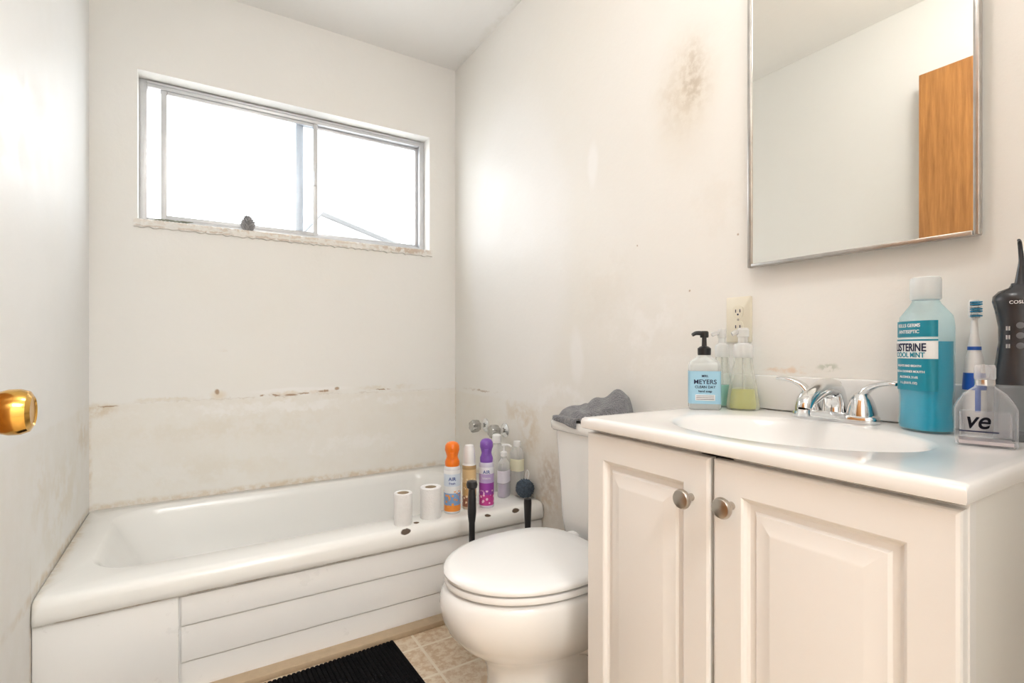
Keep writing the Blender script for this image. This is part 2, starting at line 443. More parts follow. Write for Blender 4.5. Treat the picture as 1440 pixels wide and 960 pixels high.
lathe('overflow_plate', [(.03, 0), (.03, .004), (.02, .009), (.0, .009)], m_chrome, tub, (1.015, 2.10, .22), (0, -pi / 2, 0))

# tub wall valve handles
m_knobclear = mat('handle_chrome_worn', (.60, .60, .58), .18, .85, var=.2, nscale=60)
for (yy) in (2.13, 1.95):
    h = empty('tub_faucet_handle', (XR, yy, .590), 0, 1.15)
    lathe('escutcheon', [(.028, 0), (.028, .004), (.018, .012), (.010, .016), (.010, .034), (0, .034)], m_chrome, h, rot=(0, -pi / 2, 0))
    rings = []
    for (r, z) in ((.012, .030), (.021, .034), (.023, .042), (.024, .062), (.021, .069), (.012, .071)):
        rings.append([((r * (1 + .10 * math.cos(6 * t))) * math.cos(t), (r * (1 + .10 * math.cos(6 * t))) * math.sin(t), z) for t in [2 * pi * i / 48 for i in range(48)]])
    loft('grip', rings, m_knobclear, h, rot=(0, -pi / 2, 0))

# ------------------------------------------------------------------ toilet
m_por = mat('porcelain', (.88, .875, .855), .12, var=.015, nscale=4, coat=.3)
m_seat = mat('toilet_seat_plastic', (.89, .89, .88), .22, var=.01, nscale=4)
toi = empty('toilet')
TY = 1.125
DZ = -.036
def egg(xf, xb, hw, z, n=64, backp=3.2, shift=.55):
    """egg outline: round front (-X), squarer back (+X)"""
    cx = xf + (xb - xf) * shift
    out = []
    for i in range(n):
        t = 2 * pi * i / n; c, s = math.cos(t), math.sin(t)
        if c < 0: x = cx - (cx - xf) * abs(c); y = hw * s
        else:
            x = cx + (xb - cx) * abs(c) ** (2 / backp); y = hw * math.copysign(abs(s) ** (2 / backp), s)
        out.append((x, TY + y, z))
    return out
bowl = [egg(.612, 1.10, .122, 0, shift=.4), egg(.610, 1.10, .124, .010, shift=.4), egg(.624, 1.10, .112, .028, shift=.4), egg(.634, 1.10, .103, .06, shift=.4), egg(.638, 1.09, .100, .11, shift=.4), egg(.634, 1.08, .102, .145, shift=.42),
        egg(.620, 1.07, .112, .172, shift=.45), egg(.592, 1.05, .134, .195, shift=.5), egg(.560, 1.04, .156, .222, shift=.5), egg(.532, 1.02, .174, .255, shift=.52), egg(.516, 1.0, .184, .290), egg(.511, 1.0, .188, .322),
        egg(.515, 1.0, .188, .345), egg(.522, 1.0, .186, .355), egg(.530, 1.0, .181, .361), egg(.56, .98, .165, .364)]
loft('bowl', bowl, m_por, toi, ang=45)
seat = [egg(.535, .965, .178, .403 + DZ), egg(.526, .97, .186, .406 + DZ), egg(.524, .97, .188, .413 + DZ), egg(.528, .97, .185, .420 + DZ), egg(.54, .96, .176, .422 + DZ)]
loft('seat', seat, m_seat, toi, ang=50)
lid = [egg(.535, .955, .180, .4250 + DZ), egg(.524, .96, .188, .4275 + DZ), egg(.522, .962, .190, .434 + DZ), egg(.526, .96, .187, .440 + DZ), egg(.541, .95, .175, .4445 + DZ), egg(.60, .91, .13, .4475 + DZ), egg(.68, .85, .06, .4485 + DZ)]
loft('lid', lid, m_seat, toi, ang=50)
for dy in (-.075, .075):
    loft('hinge', [rrect(.945, .98, TY + dy - .018, TY + dy + .018, .008, z + DZ, 4) for z in (.40, .435)] + [rrect(.950, .975, TY + dy - .013, TY + dy + .013, .006, .44 + DZ, 4)], m_seat, toi)
loft('tank_shelf', [rrect(.97, 1.17, TY - w, TY + w, .04, z + DZ) for w, z in ((.10, .22), (.12, .28), (.17, .36), (.18, .385), (.175, .392))], m_por, toi, ang=45)
tank = [rrect(1.015, 1.165, TY - .17, TY + .17, .035, .356), rrect(1.003, 1.168, TY - .185, TY + .185, .035, .370), rrect(.998, 1.168, TY - .192, TY + .192, .035, .42),
        rrect(.985, 1.170, TY - .205, TY + .205, .035, .695)]
loft('tank', tank, m_por, toi, ang=45)
loft('tank_lid', [rrect(.980, 1.172, TY - .212, TY + .212, .03, .696), rrect(.974, 1.174, TY - .218, TY + .218, .034, .702), rrect(.973, 1.174, TY - .219, TY + .219, .034, .722),
                  rrect(.977, 1.172, TY - .215, TY + .215, .032, .729), rrect(.990, 1.165, TY - .20, TY + .20, .03, .732)], m_por, toi, ang=45)
lathe('lever_base', [(.014, 0), (.014, .006), (.008, .012), (0, .012)], m_chrome, toi, (.988, TY - .14, .640), (0, -pi / 2, 0))
tube('lever', [(.978, TY - .14, .640), (.970, TY - .11, .638), (.969, TY - .06, .633)], [.005, .006, .007], m_chrome, toi)
for sgn in (-1, 1):   # trapway relief on both sides
    tube('trapway', [(.76, TY + sgn * .075, .185), (.86, TY + sgn * .090, .205), (.94, TY + sgn * .097, .15), (.985, TY + sgn * .097, .06), (1.03, TY + sgn * .09, .03)], [.03, .045, .045, .04, .03], m_por, toi, n=20)
    lathe('bolt_cap', [(.013, 0), (.013, .008), (.009, .016), (0, .018)], m_por, toi, (.93, TY + sgn * .125, .004))
loft('foot', [rrect(.72, 1.12, TY - .145, TY + .145, .06, z) for z in (0, .008)] + [rrect(.73, 1.115, TY - .135, TY + .135, .06, .018), rrect(.76, 1.11, TY - .10, TY + .10, .05, .03)], m_por, toi)

# towel on tank
m_towel = mat('grey_terry_cloth', (.33, .335, .36), .95, var=.35, nscale=90, bump=1.0, bscale=260, sheen=.4)
tw = empty('grey_towel')
def towel_h(u, v):
    ex = min(1, min(u, 1 - u) / .13); ey = min(1, min(v, 1 - v) / .12)
    e = math.sin(pi / 2 * max(0, ex)) * math.sin(pi / 2 * max(0, ey))
    ridge = .026 + .060 * math.exp(-((u - .75) / .28) ** 2 - ((v - .28) / .36) ** 2) + .014 * math.exp(-((u - .35 - .3 * v) / .10) ** 2) + .004 * math.sin(9 * u + 5 * v) + .004 * math.sin(17 * v - 6 * u + 1)
    return .7335 + max(.004, ridge * e)
bm = bmesh.new(); nu, nv = 44, 50; G = []
for i in range(nu + 1):
    row = []
    for j in range(nv + 1):
        u, v = i / nu, j / nv
        x = .982 + .185 * u + .006 * math.sin(8 * v + 1) * (1 - u); y = 1.125 + .215 * v + .010 * math.sin(7 * u) - .03 * (1 - u) * v + .02 * math.sin(5 * u + 2) * (1 - v)
        row.append(bm.verts.new((min(x, 1.176), min(y, 1.335), towel_h(u, v))))
    G.append(row)
for i in range(nu):
    for j in range(nv): bm.faces.new((G[i][j], G[i + 1][j], G[i + 1][j + 1], G[i][j + 1]))
o = finish(bm, 'folds', m_towel, tw, ang=80)
sm = o.modifiers.new('thick', 'SOLIDIFY'); sm.thickness = .003; sm.offset = 1
bm = bmesh.new(); G = []   # corner hanging over the tank edge
for i in range(13):
    row = []
    for j in range(9):
        v = i / 12; s = j / 8
        row.append(bm.verts.new((.984 - .016 * math.sin(min(1, s * 3) * pi / 2) - .003 * math.sin(9 * v), 1.19 + .11 * v, .742 - max(0, s - .25) * .035 * (1 - .6 * v))))
    G.append(row)
for i in range(12):
    for j in range(8): bm.faces.new((G[i][j], G[i + 1][j], G[i + 1][j + 1], G[i][j + 1]))
o = finish(bm, 'overhang', m_towel, tw, ang=80); sm = o.modifiers.new('thick', 'SOLIDIFY'); sm.thickness = .006; sm.offset = 0

# plunger + brush between toilet and tub
m_blk = mat('black_plastic', (.018, .018, .020), .3, var=.2)
m_rub = mat('black_rubber', (.03, .025, .025), .5, var=.2)
pl = empty('toilet_plunger', (.778, 1.495, 0))
lathe('cup', [(.040, 0), (.044, .006), (.043, .022), (.036, .040), (.024, .052), (.016, .058), (.014, .09), (0, .092)], m_rub, pl)
lathe('handle', [(.010, .08), (.010, .38), (.013, .40), (.0145, .42), (.0125, .47), (.011, .492), (.017, .498), (.019, .508), (.016, .518), (0, .521)], m_blk, pl)
tb = empty('toilet_brush', (1.003, 1.50, 0))
lathe('holder', [(.05, 0), (.054, .01), (.048, .10), (.040, .13), (.036, .13), (.02, .125), (0, .125)], m_blk, tb)
lathe('handle', [(.009, .12), (.008, .25), (.011, .33), (.014, .41), (.013, .424), (0, .428)], m_blk, tb)

# bath mat (ribbed pile)
m_mat = mat('black_mat_pile', (.012, .012, .014), .95, var=.4, nscale=120, bump=.8, bscale=300, spec=.1)
bmt = empty('bath_mat', (.548, 1.604, 0), math.radians(2.0))
bm = bmesh.new(); add_box(bm, -.80, 0, -.50, 0, 0.001, .010, .003)
finish(bm, 'backing', m_mat, bmt)
bm = bmesh.new()
for k in range(62):
    xx = -.010 - k * .0128
    add_box(bm, xx - .0058, xx + .0058, -.494, -.006, .006, .017, .004, 2)
finish(bm, 'pile', m_mat, bmt, ang=60)

# ------------------------------------------------------------------ things on the tub rim
m_paper = mat('tissue_paper', (.92, .915, .905), .95, var=.03, nscale=80, bump=.3, bscale=200)
m_card = mat('cardboard_core', (.50, .40, .28), .9)
ZR = .346
for (x, y, r) in ((.617, 1.703, .031), (.728, 1.722, .038)):
    t = empty('toilet_paper_roll', (x, y, ZR))
    loft('paper', [circ(.0205, .0205, .001), circ(r - .001, r - .001, 0), circ(r, r, .002), circ(r, r, .108), circ(r - .002, r - .002, .110), circ(.0205, .0205, .109), circ(.0205, .0205, .001)], m_paper, t, cap0=False, cap1=False)
    loft('core', [circ(.0205, .0205, .002), circ(.0205, .0205, .108), circ(.0190, .0190, .108), circ(.0190, .0190, .002), circ(.0205, .0205, .002)], m_card, t, cap0=False, cap1=False)

def label_mat(name, bands, spot=None, rough=.3):
    """printed can label: colour bands along local z plus blotchy printed artwork"""
    m, nt, p = new_mat(name)
    tc = N(nt, 'ShaderNodeTexCoord'); sep = N(nt, 'ShaderNodeSeparateXYZ'); nt.links.new(tc.outputs['Object'], sep.inputs[0])
    cr = N(nt, 'ShaderNodeValToRGB'); cr.color_ramp.interpolation = 'CONSTANT'
    zmax = .26
    nt.links.new(math_n(nt, 'DIVIDE', sep.outputs[2], zmax), cr.inputs[0])
    e = cr.color_ramp.elements
    e[0].position = 0; e[0].color = (*bands[0][1], 1); e[1].position = bands[1][0] / zmax; e[1].color = (*bands[1][1], 1)
    for z, c in bands[2:]:
        k = e.new(z / zmax); k.color = (*c, 1)
    col = cr.outputs[0]
    if spot:
        v = N(nt, 'ShaderNodeTexVoronoi'); v.inputs['Scale'].default_value = 70; nt.links.new(tc.outputs['Object'], v.inputs['Vector'])
        k = maprange(nt, v.outputs['Distance'], .38, .30, 0, 1)
        zz = math_n(nt, 'MULTIPLY', maprange(nt, sep.outputs[2], spot[1], spot[1] + .004), maprange(nt, sep.outputs[2], spot[2], spot[2] - .004))
        col = mixc(nt, math_n(nt, 'MULTIPLY', k, zz), col, spot[0])
    nt.links.new(col, p.inputs['Base Color']); p.inputs['Roughness'].default_value = rough
    return m
m_orange = mat('orange_plastic', (.90, .20, .01), .3, var=.03)
m_purple = mat('purple_plastic', (.24, .10, .48), .3, var=.03)
m_whitep = mat('white_plastic', (.86, .86, .855), .3, var=.02)
m_print_dark = mat('print_dark', (.03, .035, .08), .7, spec=.2)
m_print_white = mat('print_white', (.85, .86, .87), .4)
m_print_blue = mat('print_blue', (.02, .08, .35), .4)
l1 = label_mat('label_orange', [(0, (.7, .72, .75)), (.008, (.86, .30, .05)), (.030, (.22, .36, .60)), (.075, (.80, .82, .84)), (.10, (.66, .74, .84)), (.145, (.86, .87, .88)), (.158, (.7, .7, .72))], ((.85, .35, .08), .02, .085))
l2 = label_mat('label_gold', [(0, (.6, .5, .35)), (.01, (.30, .13, .08)), (.05, (.58, .36, .15)), (.10, (.70, .50, .26)), (.15, (.45, .30, .14)), (.165, (.8, .8, .78))], ((.80, .66, .42), .02, .12))
l3 = label_mat('label_magenta', [(0, (.65, .6, .7)), (.01, (.55, .05, .28)), (.05, (.32, .06, .38)), (.095, (.50, .38, .66)), (.13, (.80, .80, .86)), (.155, (.6, .58, .7))], ((.85, .55, .72), .015, .07))
def aircan(x, y, r, hgt, ml, mc, wh=False):
    c = empty('air_freshener_can', (x, y, ZR), math.atan2(-x, y))
    lathe('can', [(r * .9, 0), (r, .004), (r, .160), (r * .96, .168), (r * .80, .174), (0, .174)], ml, c)
    if wh:
        lathe('cap', [(r * .85, .172), (r * .86, .20), (r * .80, .225), (r * .6, .24), (0, .243)], mc, c)
    else:
        k = hgt
        lathe('sprayer', [(r * .84, .172), (r * .88, .180), (r * .86, .190), (r * .72, .200), (r * .66, .208), (r * .74, .218), (r * .88, .232), (r * .84, k - .014), (r * .62, k - .004), (r * .3, k), (0, k)], mc, c, ang=50)
        loft('trigger', [rrect(-.008, .008, -r * .80 - .004, -r * .2, .003, z, 3) for z in (.200, .224)], mc, c)
        lathe('nozzle', [(.003, 0), (.003, .003), (.002, .004), (0, .004)], mc, c, (0, -r * .86, k - .022), (pi / 2, 0, 0))
    return c
c = aircan(.820, 1.735, .031, .262, l1, m_orange)
text('label_text', 'AIR', .018, m_print_blue, c, (0, -.0318, .128)); text('label_text', 'fresh', .012, m_print_blue, c, (0, -.0318, .112))
c = aircan(.895, 1.742, .027, .245, l2, m_whitep, True)
c = aircan(.960, 1.723, .029, .262, l3, m_purple)
text('label_text', 'AIR', .018, m_print_blue, c, (0, -.0298, .138)); text('label_text', 'bloom', .012, m_print_white, c, (0, -.0298, .115))

m_milky = clear_mat('milky_plastic', (.96, .96, .955), .28, (.89, .89, .88), .2)
b1 = empty('shampoo_bottle', (1.088, 1.805, ZR), .6)
loft('bottle', [circ(.032, .020, 0, p=2.6), circ(.034, .022, .005, p=2.6), circ(.034, .022, .12, p=2.6), circ(.030, .020, .140, p=2.4), circ(.014, .012, .155), circ(.012, .012, .165)], m_milky, b1)
loft('liquid', [circ(.030, .018, .004, p=2.6), circ(.030, .018, .055, p=2.6)], mat('lavender_liquid', (.60, .48, .74), .3), b1)
loft('label', [circ(.0345, .0225, .06, p=2.6), circ(.0345, .0225, .11, p=2.6)], mat('label_lilac', (.80, .77, .85), .4), b1, cap0=False, cap1=False)
lathe('pump', [(.013, .165), (.014, .182), (.006, .186), (.004, .188), (.004, .205), (.010, .207), (.010, .214), (0, .215)], m_whitep, b1)
tube('spout', [(0, 0, .211), (.0, -.02, .212), (0, -.034, .206)], [.005, .0045, .004], m_whitep, b1)
b2 = empty('conditioner_bottle', (1.112, 1.905, ZR), .5)
loft('bottle', [circ(.036, .024, 0, p=2.8), circ(.038, .026, .006, p=2.8), circ(.037, .025, .16, p=2.8), circ(.030, .022, .185, p=2.5), circ(.017, .015, .20), circ(.015, .015, .205)], m_milky, b2)
lathe('cap', [(.019, .203), (.020, .206), (.019, .235), (.012, .240), (0, .24)], m_whitep, b2)
b3 = empty('body_wash_bottle', (1.150, 1.80, ZR), .3)
loft('bottle', [circ(.022, .026, 0, p=2.8), circ(.024, .028, .006, p=2.8), circ(.024, .028, .17, p=2.8), circ(.018, .020, .19, p=2.5), circ(.012, .012, .20)], m_milky, b3)
loft('label', [circ(.0246, .0286, .10, p=2.8), circ(.0246, .0286, .15, p=2.8)], mat('label_cream', (.80, .78, .58), .5), b3, cap0=False, cap1=False)
lathe('cap', [(.015, .20), (.016, .204), (.015, .222), (0, .224)], m_whitep, b3)
# loofah
lo = empty('bath_loofah', (1.140, 1.725, ZR + .042))
m_loof = mat('slate_mesh', (.12, .17, .23), .8, var=.5, nscale=120, bump=.6)
bm = bmesh.new()
bmesh.ops.create_icosphere(bm, subdivisions=5, radius=.036)
for v in bm.verts:
    d = v.co.normalized(); k = math.sin(22 * d.x + 9 * math.sin(7 * d.y)) * math.sin(19 * d.y + 8 * math.sin(6 * d.z)) * math.sin(21 * d.z + 5 * d.x)
    v.co = d * (.036 + .0055 * k)
finish(bm, 'netting', m_loof, lo, ang=80)
tube('cord', [(0, 0, .033), (.01, .01, .055), (.018, .012, .07), (.024, .006, .055), (.012, 0, .034)], .0012, m_whitep, lo, n=6)

# ------------------------------------------------------------------ vanity
m_cab = mat('cabinet_thermofoil', (.86, .848, .825), .35, var=.015, nscale=3)
m_cabside = mat('cabinet_side_laminate', (.85, .835, .79), .45, var=.02, nscale=4)
m_marble = mat('cultured_marble', (.88, .875, .86), .15, var=.02, nscale=6, coat=.3)
m_nickel = mat('satin_nickel', (.52, .48, .43), .3, 1.0, var=.05)
van = empty('bathroom_vanity')
VY0, VY1 = .209, .838
bm = bmesh.new()
add_box(bm, .748, XR - .002, VY0, VY0 + .016, .0, .789); add_box(bm, .748, XR - .002, VY1 - .016, VY1, .0, .789)
add_box(bm, .775, .79, VY0 + .016, VY1 - .016, 0, .10); add_box(bm, .75, XR - .002, VY0 + .016, VY1 - .016, .09, .105)
finish(bm, 'carcass', m_cabside, van)
bm = bmesh.new()
add_box(bm, .7295, .748, VY0, VY0 + .045, .09, .789); add_box(bm, .7295, .748, VY1 - .045, VY1, .09, .789)
add_box(bm, .7295, .748, .50, .56, .09, .789)
add_box(bm, .7295, .748, VY0 + .045, VY1 - .045, .735, .789); add_box(bm, .7295, .748, VY0 + .045, VY1 - .045, .09, .14)
finish(bm, 'face_frame', m_cab, van)
def cab_door(nm, y0, y1, z0, z1):
    xf = .711
    spec = [(0, .7295), (0, xf + .005), (.0015, xf + .002), (.005, xf), (.050, xf), (.053, xf + .002), (.056, xf + .007), (.060, xf + .0095), (.068, xf + .0095), (.072, xf + .006), (.076, xf + .0055), (.094, xf + .0005), (.098, xf - .0002)]
    rings = [[(x, y0 + i, z0 + i), (x, y1 - i, z0 + i), (x, y1 - i, z1 - i), (x, y0 + i, z1 - i)] for i, x in spec]
    loft(nm, rings, m_cab, van, ang=14)
cab_door('door_panel', .5325, .836, .115, .778)
cab_door('door_panel', .211, .5255, .115, .778)
for (yy, zz) in ((.567, .706), (.4915, .711)):
    lathe('door_pull', [(.0065, 0), (.006, .004), (.0052, .010), (.007, .014), (.0145, .019), (.0165, .023), (.0165, .026), (.0145, .0295), (.008, .0315), (0, .032)], m_nickel, van, (.7112, yy, zz), (0, -pi / 2, 0), n=32)

# counter with integral oval bowl
CX, CY = .908, .523
X0, X1c, Y0, Y1c = .700, 1.166, .203, .843
NA = 128
angs = [2 * pi * i / NA for i in range(NA)]
for (cxx, cyy) in ((X0, Y0), (X1c, Y0), (X1c, Y1c), (X0, Y1c)):
    a = math.atan2(cyy - CY, cxx - CX) % (2 * pi)
    k = min(range(NA), key=lambda i: abs(angs[i] - a)); angs[k] = a
def rect_ring(ins, z):
    out = []
    for a in angs:
        c, s = math.cos(a), math.sin(a)
        tx = ((X1c - CX) if c > 0 else (CX - X0)) / max(1e-9, abs(c)); ty = ((Y1c - CY) if s > 0 else (CY - Y0)) / max(1e-9, abs(s))
        t = min(tx, ty); x = CX + c * t; y = CY + s * t
        x = min(max(x, X0 + ins), X1c); y = min(max(y, Y0 + ins), Y1c - ins)
        out.append((x, y, z))
    return out
def ell(ax, ay, z, dx=0):
    out = []
    for a in angs:
        c, s = math.cos(a), math.sin(a); r = 1 / math.sqrt((c / ax) ** 2 + (s / ay) ** 2)
        out.append((CX + dx + r * c, CY + r * s, z))
    return out
ZT = .810
rings = [ell(.165, .228, .786), rect_ring(.006, .786), rect_ring(.001, .788), rect_ring(0, .792), rect_ring(0, .802), rect_ring(.002, .8075), rect_ring(.006, ZT),
         rect_ring(.018, ZT), ell(.162, .224, ZT), ell(.157, .218, ZT - .0015), ell(.152, .212, ZT - .004), ell(.148, .207, ZT - .009), ell(.140, .197, ZT - .022), ell(.126, .178, ZT - .05),
         ell(.102, .145, ZT - .08), ell(.068, .095, ZT - .100), ell(.025, .03, ZT - .108)]
loft('countertop', rings, m_marble, van, cap0=False, ang=45)
lathe('sink_drain', [(.022, 0), (.022, .003), (.016, .004), (.015, .002), (0, .002)], m_chrome, van, (CX, CY, ZT - .1085))
box('backsplash', 1.1665, XR - .0005, Y0, Y1c, ZT + .0005, ZT + .082, m_marble, None, .004, 3)
# ------------------------------------------------------------------ sink faucet
fc = empty('sink_faucet', (1.112, .534, ZT + .0005))
loft('base_plate', [circ(.026, .080, 0, p=3), circ(.028, .082, .004, p=3), circ(.027, .081, .012, p=3), circ(.022, .075, .018, p=2.8)], m_chrome, fc, ang=50)
for s in (-1, 1):
    lathe('handle_body', [(.026, .012), (.026, .020), (.023, .034), (.019, .046), (.013, .056), (.006, .061), (0, .062)], m_chrome, fc, (0, s * .051, 0), ang=50)
    tube('lever', [(0, s * .050, .050), (-.002, s * .062, .066), (-.006, s * .080, .076), (-.010, s * .100, .080), (-.012, s * .114, .079)], [.013, .012, .009, .008, .005], m_chrome, fc, n=16, flat=.6)
tube('spout', [(.004, 0, .010), (.002, 0, .040), (-.010, 0, .062), (-.040, 0, .066), (-.075, 0, .056), (-.105, 0, .040), (-.112, 0, .028)], [.024, .022, .021, .019, .0165, .0145, .013], m_chrome, fc, n=24)
lathe('aerator', [(.0115, 0), (.0115, .012), (.010, .013)], m_chrome, fc, (-.1135, 0, .016))
lathe('lift_rod', [(.0025, 0), (.0025, .030), (.005, .033), (.006, .039), (.0035, .043), (0, .044)], m_chrome, fc, (.018, 0, .035))

# ------------------------------------------------------------------ counter items
m_ltblue = mat('label_pale_blue', (.36, .62, .78), .45, var=.05)
m_soap = clear_mat('soap_bottle_clear', (.93, .95, .94), .45, (.86, .90, .90), .12)
hs_ = empty('hand_soap_bottle', (1.048, .798, ZT + .0005), math.radians(-48))
w, d = .036, .024
def rr_c(w, d, z, r=.009): return rrect(-w, w, -d, d, min(r, d * .95), z, 6)
loft('bottle', [rr_c(w - .003, d - .003, 0), rr_c(w, d, .004), rr_c(w, d, .104), rr_c(w - .003, d - .002, .114), rr_c(w - .014, d - .008, .122, .012), rr_c(.014, .0138, .128, .0135), rr_c(.014, .0138, .132, .0135)], m_soap, hs_, ang=50)
loft('liquid', [rr_c(w - .003, d - .003, .003), rr_c(w - .003, d - .003, .098)], clear_mat('soap_liquid', (.90, .93, .92), .35, (.84, .89, .89)), hs_)
loft('label', [rr_c(w + .0006, d + .0006, .014), rr_c(w + .0006, d + .0006, .092)], m_ltblue, hs_, cap0=False, cap1=False, ang=60)
lathe('pump_collar', [(.015, .130), (.0155, .134), (.0155, .146), (.011, .150), (.006, .152), (.005, .180), (0, .180)], m_blk, hs_)
lathe('pump_head', [(.009, .172), (.010, .175), (.010, .185), (.008, .188), (0, .188)], m_blk, hs_)
tube('pump_spout', [(0, 0, .182), (-.018, -.004, .183), (-.028, -.006, .178)], [.006, .005, .004], m_blk, hs_)
yy = -d - .001
text('label_text', 'MEYERS', .0150, m_print_dark, hs_, (0, yy, .066)); text('label_text', 'CLEAN DAY', .0085, m_print_dark, hs_, (0, yy, .054))
text('label_text', 'hand soap', .0075, m_print_dark, hs_, (0, yy, .044)); text('label_text', 'MRS.', .0075, m_print_dark, hs_, (0, yy, .080))
box('label_band', -.022, .022, yy, yy + .0006, .022, .036, m_print_white, hs_)
for k in range(3): box('label_line', -.02, .02, yy - .0004, yy, .0245 + k * .004, .0255 + k * .004, m_print_dark, hs_)

def foam(x, y, sc, liquidc, lh, tall=1.0):
    f = empty('foaming_soap_dispenser', (x, y, ZT + .0005), math.radians(-55))
    prof = [(.036, 0), (.0385, .004), (.0385, .012), (.034, .045), (.027, .085), (.0225, .110), (.0215, .124), (.020, .128)]
    prof = [(r * sc, z * tall) for r, z in prof]
    lathe('bottle', prof, clear_mat('foam_bottle_clear', (.97, .98, .95), .14, (.88, .90, .86), .08), f)
    def rad(z):
        for (r0, z0), (r1, z1) in zip(prof, prof[1:]):
            if z0 <= z <= z1: return r0 + (r1 - r0) * (z - z0) / max(1e-6, z1 - z0)
    zs = [.004, .012, .012 + (lh - .012) * .5, lh]
    lathe('liquid', [(rad(z) * .93, z) for z in zs], clear_mat('foam_liquid', tuple(liquidc), .6, tuple(liquidc), .1), f)
    z = .128 * tall
    lathe('pump_collar', [(.0225 * sc, z - .004), (.0235 * sc, z), (.0235 * sc, z + .022), (.020 * sc, z + .028), (.012 * sc, z + .031), (.0115 * sc, z + .044), (.014 * sc, z + .046), (.0145 * sc, z + .062), (.011 * sc, z + .067), (0, z + .068)],
          clear_mat('pump_plastic', (.94, .95, .94), .55, (.90, .91, .90), .2), f)
    tube('pump_nozzle', [(0, 0, z + .056), (-.014, -.006, z + .057), (-.024, -.010, z + .052)], [.007, .006, .005], m_milky, f)
    tube('dip_tube', [(0, 0, z), (.001, 0, z * .5), (.004, 0, .008)], .0025, m_milky, f, n=8)
    return f
f1 = foam(1.118, .742, .96, (.78, .78, .26), .050)
f2 = foam(1.136, .812, .72, (.40, .82, .74), .055, 1.0)

# mouthwash
m_teal = clear_mat('mouthwash_liquid', (.0, .50, .70), .88, (.0, .40, .60), .06)
m_mwclear = clear_mat('mouthwash_bottle_plastic', (.90, .98, 1.0), .03, (.55, .86, .92), .04)
mw = empty('mouthwash_bottle', (1.100, .376, ZT + .0005), math.radians(-122))
HW, HD = .042, .030
sec = [(.87, .83, 0), (.97, .97, .004), (1, 1, .012), (.96, .96, .035), (.96, .96, .060), (1, 1, .075), (1, 1, .185), (.95, .94, .202), (.78, .82, .214), (.53, .68, .224)]
SEC = [(a * HW, b * HD, z) for a, b, z in sec] + [(.0185, .0185, .230), (.0185, .0185, .238)]
loft('bottle', [circ(a, b, z, 48, p=3.0 if z < .21 else 2.2) for a, b, z in SEC], m_mwclear, mw, ang=50)
loft('liquid', [circ(a * .95, b * .94, max(z, .003), 48, p=3.0) for a, b, z in SEC[:6]] + [circ(HW * .95, HD * .94, .158, 48, p=3.0)], m_teal, mw, ang=50)
lathe('cap', [(.0215, .232), (.0225, .234), (.0225, .266), (.0215, .270), (.019, .272), (0, .272)], clear_mat('cap_frosted', (.94, .96, .96), .55, (.90, .93, .93), .2), mw)
m_lteal = mat('label_teal', (.0, .24, .34), .35); m_lwhite = mat('label_white', (.88, .90, .90), .35)
def lab(z0, z1, m, a0, a1, off=.0007):
    full = lambda z: circ(HW + off, HD + off, z, 96, p=3.0)
    idx = range(a0, a1)
    loft('label', [[full(z0)[i % 96] for i in idx], [full(z1)[i % 96] for i in idx]], m, mw, closed=False, ang=60)
lab(.166, .194, m_lteal, 52, 93); lab(.128, .164, m_lwhite, 52, 93); lab(.072, .127, m_lteal, 52, 93); lab(.159, .162, m_lteal, 52, 93, .0011)
def mwrap(x, h=HW + .0012, d=HD + .0012):
    t = min(.9995, abs(x) / h)
    return -d * (1 - t ** 3) ** (1 / 3)
text('label_text', 'LISTERINE', .0195, m_print_dark, mw, (0, 0, .147), sx=.76, off=.02, wrap=mwrap)
text('label_text', 'COOL MINT', .0125, m_lteal, mw, (0.0, 0, .134), sx=.9, wrap=mwrap)
text('label_text', 'KILLS GERMS', .0085, m_print_white, mw, (0, 0, .186), wrap=mwrap); text('label_text', 'ANTISEPTIC', .0085, m_print_white, mw, (0, 0, .175), wrap=mwrap)
for k in range(4): text('label_text', ('FIGHTS BAD BREATH', 'FOR A CLEANER MOUTH', 'ALCOHOL 21.6%', '1 L (33.8 FL OZ)')[k], .0055, m_print_white, mw, (0, 0, .115 - k * .010), wrap=mwrap)

# electric toothbrush
m_tbblue = mat('toothbrush_blue', (.02, .12, .55), .3)
eb = empty('electric_toothbrush', (1.137, .320, ZT + .0005), math.atan2(-1.122, .322) + .3)
lathe('body', [(.012, 0), (.0145, .004), (.0155, .03), (.0155, .08), (.0135, .115), (.0115, .132), (.0085, .142), (0, .143)], m_whitep, eb)
loft('grip', [circ(.0158, .0158, .075), circ(.0160, .0160, .080), circ(.0150, .0150, .098), circ(.0145, .0145, .104)], m_tbblue, eb, cap0=False, cap1=False)
loft('grip_front', [rrect(-.004, .004, -.0165, -.004, .002, z, 3) for z in (.04, .105)], m_tbblue, eb)
lathe('neck', [(.009, .142), (.0085, .150), (.0055, .170), (.0042, .195), (.0042, .205), (0, .205)], m_whitep, eb)
loft('band', [circ(.0094, .0094, .143), circ(.0092, .0092, .149)], m_tbblue, eb)
loft('head', [rrect(-.0075, .0075, -.004, .004, .0035, .198, 4), rrect(-.0085, .0085, -.004, .004, .0035, .204, 4), rrect(-.0085, .0085, -.004, .004, .0035, .224, 4), rrect(-.006, .006, -.004, .004, .0035, .229, 4)], m_whitep, eb)
m_br = [mat('bristles_blue', (.05, .40, .70), .6, var=.3, nscale=300), mat('bristles_white', (.8, .85, .87), .6)]
for q in (0, 1):
    bm = bmesh.new()
    for i in range(5):
        for j in range(7):
            if (j % 3 == 1) == bool(q): add_box(bm, -.0070 + i * .0029, -.0048 + i * .0029, -.013, -.003, .200 + j * .0039, .2024 + j * .0039)
    finish(bm, 'bristles', m_br[q], eb)

